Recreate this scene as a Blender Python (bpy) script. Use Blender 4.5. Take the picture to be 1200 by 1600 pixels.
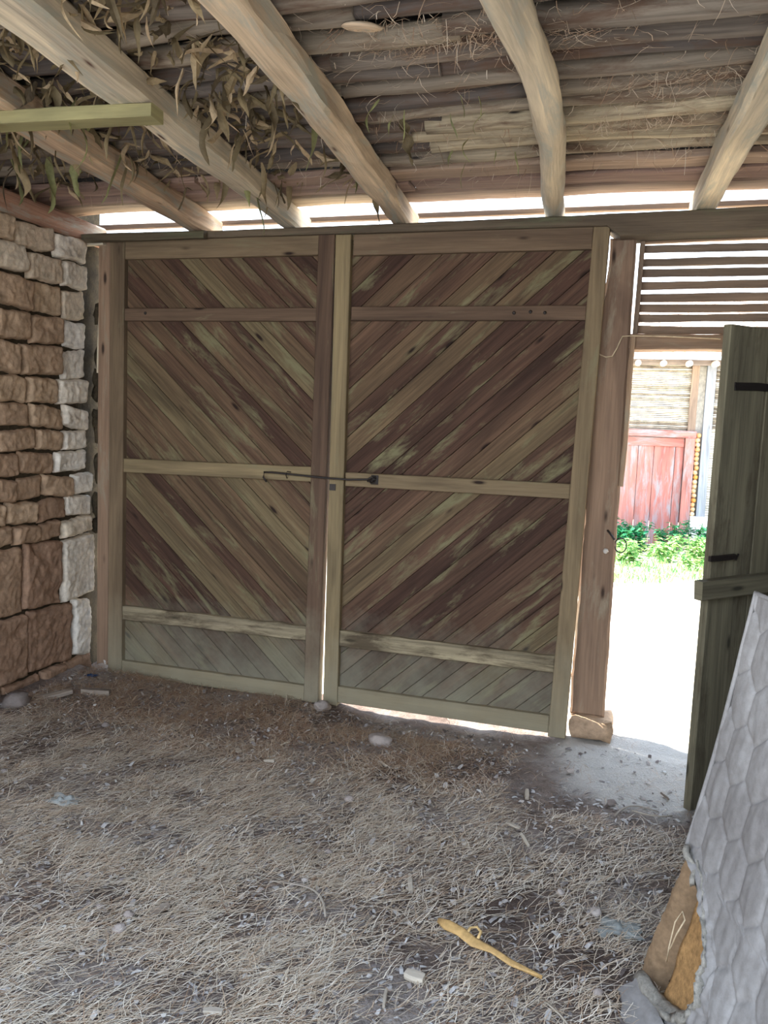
import bpy, math, random
from mathutils import Vector, Matrix, noise
R = random.Random(7)
scn = bpy.context.scene
for o in list(bpy.data.objects): bpy.data.objects.remove(o)
COL = scn.collection

# ------------------------------------------------------------ camera, light, exposure
cd = bpy.data.cameras.new('camera'); cam = bpy.data.objects.new('camera', cd); COL.objects.link(cam)
pi_, ro_, ya_ = 0.1035, 0.0408, 0.2857
fw = Vector((-math.sin(ya_)*math.cos(pi_), math.cos(ya_)*math.cos(pi_), -math.sin(pi_)))
r0 = Vector((math.cos(ya_), math.sin(ya_), 0)); u0 = r0.cross(fw)
rt = math.cos(ro_)*r0 + math.sin(ro_)*u0; up = -math.sin(ro_)*r0 + math.cos(ro_)*u0
cam.matrix_world = Matrix(((rt.x, up.x, -fw.x, 2.8923), (rt.y, up.y, -fw.y, -4.1089), (rt.z, up.z, -fw.z, 1.5), (0, 0, 0, 1)))
cd.sensor_fit = 'VERTICAL'; cd.sensor_height = 36; cd.lens = 36*1265.07/1600
cd.clip_start = 0.05; cd.clip_end = 200
scn.camera = cam
w = bpy.data.worlds.new('sky'); scn.world = w; w.use_nodes = True
nt = w.node_tree; nt.nodes.clear()
tc = nt.nodes.new('ShaderNodeTexCoord'); sep = nt.nodes.new('ShaderNodeSeparateXYZ'); rp = nt.nodes.new('ShaderNodeValToRGB')
bg = nt.nodes.new('ShaderNodeBackground'); wo = nt.nodes.new('ShaderNodeOutputWorld')
nt.links.new(tc.outputs['Generated'], sep.inputs[0]); nt.links.new(sep.outputs['Z'], rp.inputs[0])
nt.links.new(rp.outputs[0], bg.inputs[0]); nt.links.new(bg.outputs[0], wo.inputs[0])
rp.color_ramp.elements[0].color = (0.86, 0.93, 1.0, 1); rp.color_ramp.elements[1].color = (0.50, 0.70, 1.0, 1)
bg.inputs[1].default_value = 3.4
sl = bpy.data.lights.new('sun', 'SUN'); sun = bpy.data.objects.new('sun', sl); COL.objects.link(sun)
sl.energy = 17; sl.angle = math.radians(0.6); sl.color = (1.0, 0.95, 0.86)
sun.rotation_euler = Vector((-0.42, 0.15, 0.88)).to_track_quat('Z', 'Y').to_euler()
sun.location = (0, 3, 9)
vs = scn.view_settings; vs.view_transform = 'Standard'; vs.look = 'None'; vs.exposure = 0.5; vs.gamma = 1; vs.use_curve_mapping = False

# ------------------------------------------------------------ helpers
class MB:
    def __init__(s): s.v = []; s.f = []; s.uv = []; s.t = []
    def add(s, vs_, fs, uvs, tint):
        b = len(s.v); s.v.extend(vs_)
        for i, f in enumerate(fs):
            s.f.append([b+k for k in f]); s.uv.append(uvs[i]); s.t.append(tint)
    def prism(s, poly, axis, a, b, ch=0.003, tint=0.5, off=None, along=None):
        """poly: 2D points, extruded along axis ('y': poly is xz, front at a). ch = front chamfer"""
        n = len(poly)
        if n < 3: return
        if off is None: off = (R.uniform(0, 40), R.uniform(0, 40))
        area = sum(poly[i][0]*poly[(i+1) % n][1]-poly[(i+1) % n][0]*poly[i][1] for i in range(n))
        if area < 0: poly = poly[::-1]
        if along is None:
            L = max(range(n), key=lambda i: math.dist(poly[i], poly[(i+1) % n])); p, q = poly[L], poly[(L+1) % n]
            along = math.atan2(q[1]-p[1], q[0]-p[0])
        ca, sa = math.cos(along), math.sin(along)
        inset = []
        for i in range(n):
            p0, p1, p2 = Vector(poly[i-1]), Vector(poly[i]), Vector(poly[(i+1) % n])
            e1 = (p1-p0); e2 = (p2-p1)
            if e1.length < 1e-6 or e2.length < 1e-6: inset.append(tuple(p1)); continue
            e1.normalize(); e2.normalize()
            n1 = Vector((-e1.y, e1.x)); n2 = Vector((-e2.y, e2.x)); m = n1+n2
            d = max(0.35, 1+n1.dot(n2)); inset.append(tuple(p1+m*(ch/d)))
        sg = 1 if b > a else -1
        def P(p, t): return {'y': (p[0], t, p[1]), 'x': (t, p[0], p[1]), 'z': (p[0], p[1], t)}[axis]
        V = [P(p, a) for p in inset]+[P(p, a+sg*ch) for p in poly]+[P(p, b) for p in poly]
        def U(p): return (p[0]*ca+p[1]*sa+off[0], -p[0]*sa+p[1]*ca+off[1])
        F = [list(range(n)), list(range(2*n, 3*n))[::-1]]
        UV = [[U(p) for p in inset], [U(p) for p in poly][::-1]]
        for i in range(n):
            j = (i+1) % n; a0, a1 = U(poly[i]), U(poly[j]); k0, k1 = U(inset[i]), U(inset[j]); th = abs(b-a)
            d = Vector(poly[j])-Vector(poly[i]); dl = abs(d.x*ca+d.y*sa) > abs(-d.x*sa+d.y*ca)
            F.append([i, n+i, n+j, j]); UV.append([k0, a0, a1, k1])
            F.append([n+i, 2*n+i, 2*n+j, n+j])
            if dl: UV.append([a0, (a0[0], a0[1]+th), (a1[0], a1[1]+th), a1])
            else: UV.append([a0, (a0[0]+th, a0[1]), (a1[0]+th, a1[1]), a1])
        s.add(V, F, UV, tint)
    def rect(s, x0, x1, z0, z1, ya, yb, ch=0.003, tint=0.5): s.prism([(x0, z0), (x1, z0), (x1, z1), (x0, z1)], 'y', ya, yb, ch, tint)
    def beam(s, pts, w, h, ch=0.008, tint=0.5, jit=0.0, upv=(0, 0, 1), seg=None, sq=1.0, caps=True):
        """sweep of a chamfered rectangle (sq=1) or ellipse (sq=0) along pts; w,h scalars or lists"""
        pts = [Vector(p) for p in pts]; n = len(pts)
        W = w if isinstance(w, (list, tuple)) else [w]*n; H = h if isinstance(h, (list, tuple)) else [h]*n
        off = (R.uniform(0, 40), R.uniform(0, 40)); so = R.uniform(0, 100)
        upv = Vector(upv); acc = 0; rings = []; us = []
        for i, p in enumerate(pts):
            d = (pts[min(i+1, n-1)]-pts[max(i-1, 0)]).normalized(); sx = d.cross(upv).normalized(); sz = sx.cross(d).normalized()
            if i: acc += (p-pts[i-1]).length
            us.append(acc); ww, hh = W[i]/2, H[i]/2
            if sq >= 0.5:
                c = min(ch, ww*.6, hh*.6); prof = [(-ww+c, -hh), (0, -hh), (ww-c, -hh), (ww, -hh+c), (ww, 0), (ww, hh-c), (ww-c, hh), (0, hh), (-ww+c, hh), (-ww, hh-c), (-ww, 0), (-ww, -hh+c)]
            else:
                k = seg or 10; prof = [(ww*math.cos(2*math.pi*a/k-math.pi/2), hh*math.sin(2*math.pi*a/k-math.pi/2)) for a in range(k)]
            ring = []
            for a, (x, z) in enumerate(prof):
                q = p+sx*x+sz*z
                if jit:
                    nv = noise.noise_vector((q.x*3+so, q.y*3+a*.35, q.z*3)); nv2 = noise.noise_vector((q.x*14+so, q.y*14+a, q.z*14))
                    q = q+(sx*nv.x+sz*nv.z)*jit+(sx*nv2.x+sz*nv2.z)*jit*.3
                ring.append(q)
            rings.append(ring)
        m = len(rings[0]); per = [0]
        for a in range(m): per.append(per[-1]+(rings[0][(a+1) % m]-rings[0][a]).length)
        V = [tuple(q) for r_ in rings for q in r_]; F = []; UV = []
        for i in range(n-1):
            for a in range(m):
                b = (a+1) % m
                F.append([i*m+a, (i+1)*m+a, (i+1)*m+b, i*m+b])
                UV.append([(us[i]+off[0], per[a]+off[1]), (us[i+1]+off[0], per[a]+off[1]), (us[i+1]+off[0], per[a+1]+off[1]), (us[i]+off[0], per[a+1]+off[1])])
        if caps:
            for base, rev in ((0, False), ((n-1)*m, True)):
                f = [base+a for a in range(m)]; c0 = pts[0] if not rev else pts[-1]
                u = [(off[0]+(V[k][0]-c0.x)*.3, off[1]+(V[k][2]-c0.z)) for k in f]
                if rev: f = f[::-1]; u = u[::-1]
                F.append(f); UV.append(u)
        s.add(V, F, UV, tint)
    def blob(s, c, r, tint=0.5, seg=8, ring=6, rough=0.25, rot=0.0, box=0.0):
        so = R.uniform(0, 100); V = []; F = []; UV = []
        for i in range(ring+1):
            th = math.pi*i/ring
            for a in range(seg):
                ph = 2*math.pi*a/seg; d = Vector((math.sin(th)*math.cos(ph), math.sin(th)*math.sin(ph), math.cos(th)))
                if box:
                    m = max(abs(d.x), abs(d.y), abs(d.z)); d = d.lerp(d/m*.85, box)
                k = 1+rough*noise.noise((d.x*1.7+so, d.y*1.7, d.z*1.7))+rough*.4*noise.noise((d.x*5+so, d.y*5, d.z*5))
                x, y, z = d.x*r[0]*k, d.y*r[1]*k, d.z*r[2]*k
                V.append((c[0]+x*math.cos(rot)-y*math.sin(rot), c[1]+x*math.sin(rot)+y*math.cos(rot), c[2]+z))
        for i in range(ring):
            for a in range(seg):
                b = (a+1) % seg; F.append([i*seg+a, (i+1)*seg+a, (i+1)*seg+b, i*seg+b])
                UV.append([(a*.05+so, i*.05), (a*.05+so, i*.05+.05), (a*.05+.05+so, i*.05+.05), (a*.05+.05+so, i*.05)])
        s.add(V, F, UV, tint)
    def build(s, name, mat, parent=None, smooth=False, loc=None):
        me = bpy.data.meshes.new(name)
        V = s.v
        if loc is not None: V = [(v[0]-loc[0], v[1]-loc[1], v[2]-loc[2]) for v in V]
        me.from_pydata(V, [], s.f)
        uvl = me.uv_layers.new(name='UVMap'); flat = [c for f in s.uv for p in f for c in p]; uvl.data.foreach_set('uv', flat)
        at = me.attributes.new('tint', 'FLOAT', 'FACE'); at.data.foreach_set('value', s.t)
        if smooth: me.polygons.foreach_set('use_smooth', [True]*len(me.polygons))
        me.materials.append(mat); me.update()
        o = bpy.data.objects.new(name, me); COL.objects.link(o)
        if loc is not None and parent is None: o.location = loc
        if parent is not None: o.parent = parent
        return o
def tag(o, label=None, cat=None, group=None, kind=None):
    if label: o['label'] = label
    if cat: o['category'] = cat
    if group: o['group'] = group
    if kind: o['kind'] = kind
    return o
def empty(name, loc, rz=0.0):
    o = bpy.data.objects.new(name, None); COL.objects.link(o); o.location = loc; o.rotation_euler = (0, 0, rz); o.empty_display_size = .1
    return o
def part(mb, name, mat, root, smooth=False):
    """mesh given in world coordinates, parented to an un-rotated Empty"""
    return mb.build(name, mat, root, smooth, loc=tuple(root.location))
def copy_tree(o, parent=None):
    c = o.copy(); COL.objects.link(c); c.parent = parent
    for ch in list(o.children): copy_tree(ch, c)
    return c
def clip(poly, a, b, c):
    """keep a*x+b*y<=c"""
    out = []
    for i in range(len(poly)):
        p, q = poly[i], poly[(i+1) % len(poly)]; dp = a*p[0]+b*p[1]-c; dq = a*q[0]+b*q[1]-c
        if dp <= 0: out.append(p)
        if (dp < 0) != (dq < 0) and abs(dp-dq) > 1e-9:
            t = dp/(dp-dq); out.append((p[0]+t*(q[0]-p[0]), p[1]+t*(q[1]-p[1])))
    return out
def line(p, q, n, sag=0.0, amp=0.0, ax=2):
    p, q = Vector(p), Vector(q); o = []; s = R.uniform(0, 99)
    for i in range(n+1):
        t = i/n; v = p.lerp(q, t); v.z -= sag*4*t*(1-t)
        if amp: nv = noise.noise_vector((t*2.2+s, s, 0)); v += Vector((nv.x*amp*(ax != 0), nv.y*amp*(ax != 1), nv.z*amp))
        o.append(v)
    return o

# ------------------------------------------------------------ materials
def base_mat(name, rough=0.85):
    m = bpy.data.materials.new(name); m.use_nodes = True; nt = m.node_tree; b = nt.nodes['Principled BSDF']; b.inputs['Roughness'].default_value = rough
    b.inputs['Specular IOR Level'].default_value = 0.25
    return m, nt, b
def N(nt, t, **k):
    n = nt.nodes.new(t)
    for a, v in k.items(): setattr(n, a, v)
    return n
def ramp(nt, fac, stops, interp='LINEAR'):
    r = N(nt, 'ShaderNodeValToRGB'); cr = r.color_ramp; cr.interpolation = interp
    while len(cr.elements) > 1: cr.elements.remove(cr.elements[-1])
    cr.elements[0].position = stops[0][0]; cr.elements[0].color = (*stops[0][1], 1) if len(stops[0][1]) == 3 else stops[0][1]
    for p, c in stops[1:]:
        e = cr.elements.new(p); e.color = (*c, 1)
    nt.links.new(fac, r.inputs[0]); return r.outputs[0]
def mix(nt, fac, a, b, mode='MIX'):
    m = N(nt, 'ShaderNodeMix', data_type='RGBA', blend_type=mode)
    for s, v in ((m.inputs[0], fac), (m.inputs[6], a), (m.inputs[7], b)):
        if isinstance(v, (int, float)): s.default_value = v
        elif isinstance(v, tuple): s.default_value = (*v, 1)
        else: nt.links.new(v, s)
    return m.outputs[2]
def mapped(nt, src, scale):
    m = N(nt, 'ShaderNodeMapping'); m.inputs['Scale'].default_value = scale; nt.links.new(src, m.inputs[0]); return m.outputs[0]
def tex(nt, vec, scale, detail=4, rough=.6, dist=0.0):
    n = N(nt, 'ShaderNodeTexNoise'); n.inputs['Scale'].default_value = scale; n.inputs['Detail'].default_value = detail
    n.inputs['Roughness'].default_value = rough; n.inputs['Distortion'].default_value = dist; nt.links.new(vec, n.inputs['Vector']); return n.outputs[0]
def bump(nt, b, h, strength=.5, dist=.004):
    bn = N(nt, 'ShaderNodeBump'); bn.inputs['Strength'].default_value = strength; bn.inputs['Distance'].default_value = dist
    nt.links.new(h, bn.inputs['Height']); nt.links.new(bn.outputs[0], b.inputs['Normal'])
def c3(*a): return tuple((x/255)**2.2 for x in a)
def wood(name, tones, stain=None, stain_amt=.5, grain=.35, knots=True, dust=None, rough=.85, gscale=1.0):
    m, nt, b = base_mat(name, rough)
    uv = N(nt, 'ShaderNodeUVMap').outputs[0]; at = N(nt, 'ShaderNodeAttribute', attribute_name='tint')
    k = len(tones)-1; col = ramp(nt, at.outputs['Fac'], [(i/max(k, 1), t) for i, t in enumerate(tones)])
    g = tex(nt, mapped(nt, uv, (2.2*gscale, 70*gscale, 1)), 1.0, 5, .65, .6); g2 = tex(nt, mapped(nt, uv, (.9, 9, 1)), 1.0, 4, .6, .8)
    gc = ramp(nt, g, [(.3, (1-grain,)*3), (.55, (1, 1, 1)), (.75, (1+grain*.6,)*3)])
    col = mix(nt, 1.0, col, gc, 'MULTIPLY')
    col = mix(nt, 1.0, col, ramp(nt, g2, [(.3, (.62, .6, .6)), (.7, (1.3, 1.28, 1.22))]), 'MULTIPLY')
    if stain:
        s = tex(nt, mapped(nt, uv, (2.0, 10, 1)), 1.0, 6, .7, .4); lo = .62-.25*stain_amt
        col = mix(nt, ramp(nt, s, [(lo, (0, 0, 0)), (lo+.14, (.85,)*3)]), col, stain)
    h = g
    if knots:
        vo = N(nt, 'ShaderNodeTexVoronoi'); vo.inputs['Scale'].default_value = 1.0; nt.links.new(mapped(nt, uv, (2.6, 9, 1)), vo.inputs['Vector'])
        kf = ramp(nt, vo.outputs['Distance'], [(0.05, (1, 1, 1)), (.10, (.25,)*3), (.13, (0, 0, 0))])
        col = mix(nt, kf, col, tuple(c*.28 for c in tones[0]))
    if dust:
        gm = N(nt, 'ShaderNodeNewGeometry').outputs['Position']; sp = N(nt, 'ShaderNodeSeparateXYZ'); nt.links.new(gm, sp.inputs[0])
        nz = tex(nt, gm, 5, 5, .65); ad = N(nt, 'ShaderNodeMath', operation='MULTIPLY_ADD'); nt.links.new(nz, ad.inputs[0]); ad.inputs[1].default_value = .7; nt.links.new(sp.outputs['Z'], ad.inputs[2])
        f = ramp(nt, ad.outputs[0], [(.30, (.75,)*3), (.85, (0, 0, 0))]); col = mix(nt, f, col, dust)
    nt.links.new(col, b.inputs['Base Color']); bump(nt, b, h, .55, .003)
    return m
def earth(name, stops, scale=8, rough=.95, bs=.8, bd=.01, obj=True, spots=None):
    m, nt, b = base_mat(name, rough); gm = N(nt, 'ShaderNodeTexCoord').outputs['Object'] if obj else N(nt, 'ShaderNodeNewGeometry').outputs['Position']
    n1 = tex(nt, gm, scale, 8, .7); n2 = tex(nt, gm, scale*7, 4, .7)
    col = ramp(nt, n1, stops); col = mix(nt, .6, col, ramp(nt, n2, [(.3, (.55,)*3), (.7, (1.35,)*3)]), 'MULTIPLY')
    nt.links.new(col, b.inputs['Base Color']); ad = N(nt, 'ShaderNodeMath', operation='ADD'); nt.links.new(n1, ad.inputs[0]); nt.links.new(n2, ad.inputs[1]); bump(nt, b, ad.outputs[0], bs, bd)
    return m
def tinted(name, tones, rough=.8, nscale=25, var=.3, trans=0.0, spec=.25, bd=.002):
    """plain colour picked by tint, with object-space noise"""
    m, nt, b = base_mat(name, rough); b.inputs['Specular IOR Level'].default_value = spec
    at = N(nt, 'ShaderNodeAttribute', attribute_name='tint'); gm = N(nt, 'ShaderNodeNewGeometry').outputs['Position']
    k = len(tones)-1; col = ramp(nt, at.outputs['Fac'], [(i/max(k, 1), t) for i, t in enumerate(tones)]); n1 = tex(nt, gm, nscale, 6, .7)
    col = mix(nt, 1.0, col, ramp(nt, n1, [(.3, (1-var,)*3), (.7, (1+var,)*3)]), 'MULTIPLY'); nt.links.new(col, b.inputs['Base Color']); bump(nt, b, n1, .6, bd)
    if trans:
        tr = N(nt, 'ShaderNodeBsdfTranslucent'); nt.links.new(col, tr.inputs[0]); mx = N(nt, 'ShaderNodeMixShader'); mx.inputs[0].default_value = trans
        out = nt.nodes['Material Output']; nt.links.new(b.outputs[0], mx.inputs[1]); nt.links.new(tr.outputs[0], mx.inputs[2]); nt.links.new(mx.outputs[0], out.inputs[0])
    return m
M = {}
M['plank'] = wood('weathered_brown_planks', [c3(80, 60, 51), c3(100, 78, 64), c3(108, 90, 70), c3(114, 100, 77), c3(132, 120, 90)], stain=c3(126, 120, 90), stain_amt=.35, grain=.45, dust=c3(140, 136, 118))
M['frame'] = wood('gate_frame_wood', [c3(86, 66, 57), c3(118, 100, 82), c3(134, 118, 92), c3(142, 126, 96)], stain=c3(130, 122, 95), stain_amt=.2, grain=.22, dust=c3(150, 142, 120))
M['rotrail'] = wood('crumbling_rail_wood', [c3(130, 116, 92), c3(176, 164, 138)], stain=c3(78, 66, 52), stain_amt=.6, grain=.5, gscale=.6)
M['beam'] = wood('hewn_rafter_wood', [c3(160, 118, 98), c3(200, 172, 144), c3(206, 190, 164), c3(212, 200, 178)], stain=c3(168, 166, 152), stain_amt=.5, grain=.28)
M['lintel'] = wood('green_brown_lintel_wood', [c3(92, 84, 68), c3(104, 92, 78), c3(120, 104, 88)], stain=c3(100, 100, 78), stain_amt=.3, grain=.3)
M['post'] = wood('brown_post_wood', [c3(112, 88, 74), c3(138, 114, 96), c3(160, 134, 110)], stain=c3(150, 138, 118), stain_amt=.3, grain=.25, knots=True)
M['pole'] = wood('ceiling_pole_bark', [c3(84, 78, 76), c3(118, 108, 100), c3(166, 152, 130), c3(190, 176, 148)], stain=c3(96, 74, 60), stain_amt=.5, grain=.4)
M['pinkboard'] = wood('pinkish_ceiling_board', [c3(146, 120, 110), c3(160, 134, 120), c3(182, 162, 138)], grain=.3)
M['greydoor'] = wood('grey_green_door_boards', [c3(112, 106, 88), c3(124, 118, 100)], stain=c3(82, 74, 60), stain_amt=.4, grain=.3)
M['slat'] = wood('grey_lattice_slat', [c3(120, 105, 92), c3(140, 118, 100)], grain=.2, knots=False)
M['iron'] = tinted('dark_rusty_iron', [c3(36, 31, 29), c3(58, 46, 38)], rough=.6, spec=.5)
M['stone'] = tinted('hewn_limestone', [c3(138, 108, 90), c3(160, 132, 108), c3(186, 160, 132), c3(206, 190, 168), c3(228, 222, 212)], rough=.95, nscale=22, var=.34, bd=.012)
M['mortar'] = earth('mud_mortar', [(.3, c3(48, 42, 34)), (.7, c3(82, 72, 56))], 10)
M['straw'] = tinted('dry_straw', [c3(136, 100, 78), c3(172, 146, 120), c3(206, 190, 168), c3(232, 222, 206)], rough=.6, nscale=4, var=.2, spec=.3)
M['husk'] = tinted('dry_corn_husk', [c3(84, 72, 56), c3(116, 102, 76), c3(152, 132, 100), c3(204, 178, 144)], rough=.7, nscale=30, var=.3, trans=.25)
M['greenhusk'] = tinted('faded_green_leaf', [c3(118, 118, 82), c3(156, 154, 104)], rough=.7, nscale=30, var=.3, trans=.25)
M['chip'] = wood('grey_wood_chip', [c3(100, 88, 80), c3(150, 138, 126), c3(190, 180, 165)], grain=.25, knots=False)
M['rock'] = tinted('dusty_rock', [c3(110, 100, 95), c3(160, 148, 140), c3(200, 192, 182)], rough=.95, nscale=20, var=.25, bd=.01)
M['rope'] = tinted('pale_string', [c3(190, 170, 140)], rough=.9)
M['orange'] = tinted('ochre_stalk', [c3(176, 136, 84), c3(206, 172, 118)], rough=.6, nscale=30, var=.3)
M['plaster'] = tinted('lime_plaster', [c3(225, 205, 170), c3(240, 236, 226)], rough=.95, nscale=9, var=.2)
M['redpaint'] = wood('faded_red_paint', [c3(170, 108, 102), c3(182, 124, 116)], stain=c3(150, 146, 150), stain_amt=.6, grain=.12, knots=False)
M['greywood'] = wood('silvery_weathered_wood', [c3(150, 130, 115), c3(150, 155, 165)], grain=.3)
M['roof'] = tinted('pale_roof_tile', [c3(215, 200, 185), c3(190, 150, 125)], rough=.9, nscale=5, var=.15)
M['leafg'] = tinted('green_leaves', [c3(40, 125, 90), c3(90, 150, 80), c3(175, 200, 130)], rough=.6, nscale=6, var=.25, trans=.3)
M['cloth'] = None

def floor_mat():
    m, nt, b = base_mat('dusty_earth_floor', .97); gm = N(nt, 'ShaderNodeNewGeometry').outputs['Position']
    n1 = tex(nt, gm, 1.6, 6, .6); n2 = tex(nt, gm, 22, 8, .75); n3 = tex(nt, gm, 90, 4, .7)
    col = ramp(nt, n1, [(.35, c3(98, 82, 74)), (.5, c3(134, 118, 108)), (.65, c3(168, 156, 148))])
    col = mix(nt, .8, col, ramp(nt, n2, [(.3, (.45, .43, .42)), (.5, (1, 1, 1)), (.7, (1.35,)*3)]), 'MULTIPLY')
    # daylight at the doorway painted into a paler floor colour
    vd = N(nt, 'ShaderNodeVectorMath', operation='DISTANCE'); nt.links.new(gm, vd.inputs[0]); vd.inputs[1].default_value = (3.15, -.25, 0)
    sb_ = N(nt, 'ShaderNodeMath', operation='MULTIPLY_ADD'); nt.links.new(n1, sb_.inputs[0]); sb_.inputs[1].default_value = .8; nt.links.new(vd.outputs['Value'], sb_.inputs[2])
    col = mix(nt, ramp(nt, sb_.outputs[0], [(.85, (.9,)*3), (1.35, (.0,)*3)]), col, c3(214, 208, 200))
    nt.links.new(col, b.inputs['Base Color']); ad = N(nt, 'ShaderNodeMath', operation='ADD'); nt.links.new(n2, ad.inputs[0]); nt.links.new(n3, ad.inputs[1]); bump(nt, b, ad.outputs[0], 1.0, .02)
    return m
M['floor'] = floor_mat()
M['yard'] = earth('pale_yard_dirt', [(.3, c3(205, 190, 165)), (.7, c3(232, 222, 205))], 3, obj=False)

# ------------------------------------------------------------ floor and yard
def floor_z(x, y):
    z = -.025+.012*noise.noise((x*1.3, y*1.3, 3))+.010*noise.noise((x*6, y*6, 1))+.006*noise.noise((x*18, y*18, 7))
    if y > -.5:
        k = min(1, (y+.5)/.35); s = max(0, min(1, (x-1.45)/.25))*max(0, min(1, (2.75-x)/.15)); z -= .028*k*s
        e = max(0, 1-abs(y+.02)/.12); z -= .010*e
    if x > 2.95 and y > -.6: z -= .01*(1 if y > -.05 else 0)
    if x < .5 and y > -1.6: z += .05*(.5-x)/.5*max(0, min(1, (1.6+y)/.8))*(1 if y < -.1 else .3)
    return z
def grid(name, xs, ys, fz, mat):
    mb = MB(); nx = len(xs); V = [(x, y, fz(x, y)) for y in ys for x in xs]
    F = [[j*nx+i, j*nx+i+1, (j+1)*nx+i+1, (j+1)*nx+i] for j in range(len(ys)-1) for i in range(nx-1)]
    mb.add(V, F, [[(V[k][0], V[k][1]) for k in f] for f in F], .5); return mb.build(name, mat, None, True)
def fr(a, b, st): n = max(1, round((b-a)/st)); return [a+(b-a)*i/n for i in range(n+1)]
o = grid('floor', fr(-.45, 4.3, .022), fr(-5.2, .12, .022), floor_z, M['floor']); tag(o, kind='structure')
def yard_z(x, y):
    z = -.055 + .004*min(y, 9) + .01*noise.noise((x, y, 0))
    return z
o = grid('ground', fr(-9, 12, .3), fr(.12, 16, .25), yard_z, M['yard']); tag(o, kind='structure')

# ------------------------------------------------------------ left stone wall
def stone_wall():
    mb = MB(); courses = [(-.12, .075), (.075, .43), (.43, .80), (.80, .91), (.91, 1.04), (1.04, 1.17), (1.17, 1.30), (1.30, 1.42), (1.42, 1.55), (1.55, 1.70), (1.70, 1.87), (1.87, 2.03), (2.03, 2.20), (2.20, 2.35), (2.35, 2.49)]
    q = random.Random(11)
    for ci, (z0, z1) in enumerate(courses):
        y = (-.045 if z0 > 1.15 else .01)+q.uniform(-.02, .015)
        first = True
        while y > -3.4:
            if first: L = q.uniform(.15, .30)
            elif z1-z0 > .3: L = q.uniform(.26, .42)
            elif z1-z0 < .14: L = q.uniform(.16, .30)
            else: L = q.uniform(.20, .36)
            ya, yb = y-L, y; y = ya
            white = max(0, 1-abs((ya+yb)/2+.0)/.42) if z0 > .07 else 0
            if z1 < .9: t = q.uniform(.08, .24)
            elif z1 < 1.6: t = q.uniform(.18, .42)
            else: t = q.uniform(.25, .55)
            if first: t = q.uniform(.72, .95) if z0 > .07 else .12  # gate-end stones painted paler to carry the strip of light there
            if not first and z0 > 2.15: t = q.uniform(.5, .75)
            first = False
            g = .0045 if z1-z0 < .3 else .004
            y0_, y1_, a0, a1 = ya+g*q.uniform(.5, 1.4), yb-g*q.uniform(.5, 1.4), z0+g*q.uniform(.3, 1.2), z1-g*q.uniform(.3, 1.2)
            nu, nv = max(5, int(L/.009)), max(5, int((z1-z0)/.009)); dep = q.uniform(-.016, .014); so = q.uniform(0, 90); skew = q.uniform(-.014, .014)
            V = []; 
            for j in range(nv+1):
                for i in range(nu+1):
                    u, v = i/nu, j/nv
                    cu = min(u, 1-u)*(y1_-y0_); cv = min(v, 1-v)*(a1-a0)
                    rr = .017; ed = min(1, cu/rr); ew = min(1, cv/rr); fall = (math.sqrt(1-(1-ed)**2)*math.sqrt(1-(1-ew)**2))
                    yy = y0_+(y1_-y0_)*u; zz = a0+(a1-a0)*v+skew*(u-.5)*2
                    yy += .016*noise.noise((zz*9, so, 0))*max(.0, 1-cu/.08)+.006*noise.noise((zz*30, so, 0))*max(0, 1-cu/.03); zz += .016*noise.noise((yy*8, so, 1))*max(.0, 1-cv/.06)+.006*noise.noise((yy*30, so, 1))*max(0, 1-cv/.03)
                    rf = .012*noise.noise((yy*5, zz*5, so))+.006*noise.noise((yy*17, zz*17, so))+.007*noise.noise((yy*48, zz*48, so))-.012*max(0, noise.noise((yy*6, zz*11, so+4))-.35)*4
                    V.append((-.168+(.046+dep)*fall+rf*(.3+.7*fall), yy, zz))
            F = [[j*(nu+1)+i, j*(nu+1)+i+1, (j+1)*(nu+1)+i+1, (j+1)*(nu+1)+i] for j in range(nv) for i in range(nu)]
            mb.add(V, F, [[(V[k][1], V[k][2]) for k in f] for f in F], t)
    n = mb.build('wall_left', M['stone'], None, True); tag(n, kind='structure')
    b = MB(); b.prism([(-3.4, -.15), (.33, -.15), (.33, 2.49), (-3.4, 2.49)], 'x', -.158, -.55, .003, .5)
    o = b.build('wall_core', M['mortar'], n)
    b = MB(); b.prism([(-3.4, 2.48), (.33, 2.48), (.33, 2.80), (-3.4, 2.80)], 'x', -.318, -.55, .003, .5); b.build('wall_top_filler', M['mortar'], n)  # unseen strip behind the plate, added to stop a light leak
    rub = MB()
    for k in range(26):
        z = R.uniform(.75, 2.4); rub.blob((-.115+R.uniform(-.01, .012), .035+R.uniform(-.015, .02), z), (.025, .02, R.uniform(.03, .07)), 0, 7, 5, .4)
    rub.build('corner_rubble', M['mortar'], n, True)
stone_wall()

# ------------------------------------------------------------ gate
SL = math.tan(math.radians(42.5))
def boards(x0, x1, z0, z1, sgn, y, seed):
    """diagonal tongue and groove boards clipped to a rectangle; sgn +1 rises to the right"""
    q = random.Random(seed); mb = MB(); a = math.radians(42.5)*sgn; nx, nz = -math.sin(a), math.cos(a); pos = -4.0; pitch = .088
    mb.rect(x0, x1, z0, z1, y+.012, y+.02, .0005, .1)
    while pos < 5:
        wdt = pitch*q.uniform(.85, 1.15); lo, hi = pos+.0012, pos+wdt-.0012; pos += wdt
        poly = clip(clip([(x0, z0), (x1, z0), (x1, z1), (x0, z1)], nx, nz, hi), -nx, -nz, -lo)
        if len(poly) >= 3:
            t = q.choice([.05, .1, .15, .25, .3, .4, .45, .5, .6, .75]) + q.uniform(-.05, .05); t = max(0, min(1, t))
            mb.prism(poly, 'y', y+q.uniform(-.001, .001), y+.013, .0022, t, along=a)
    return mb
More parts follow.
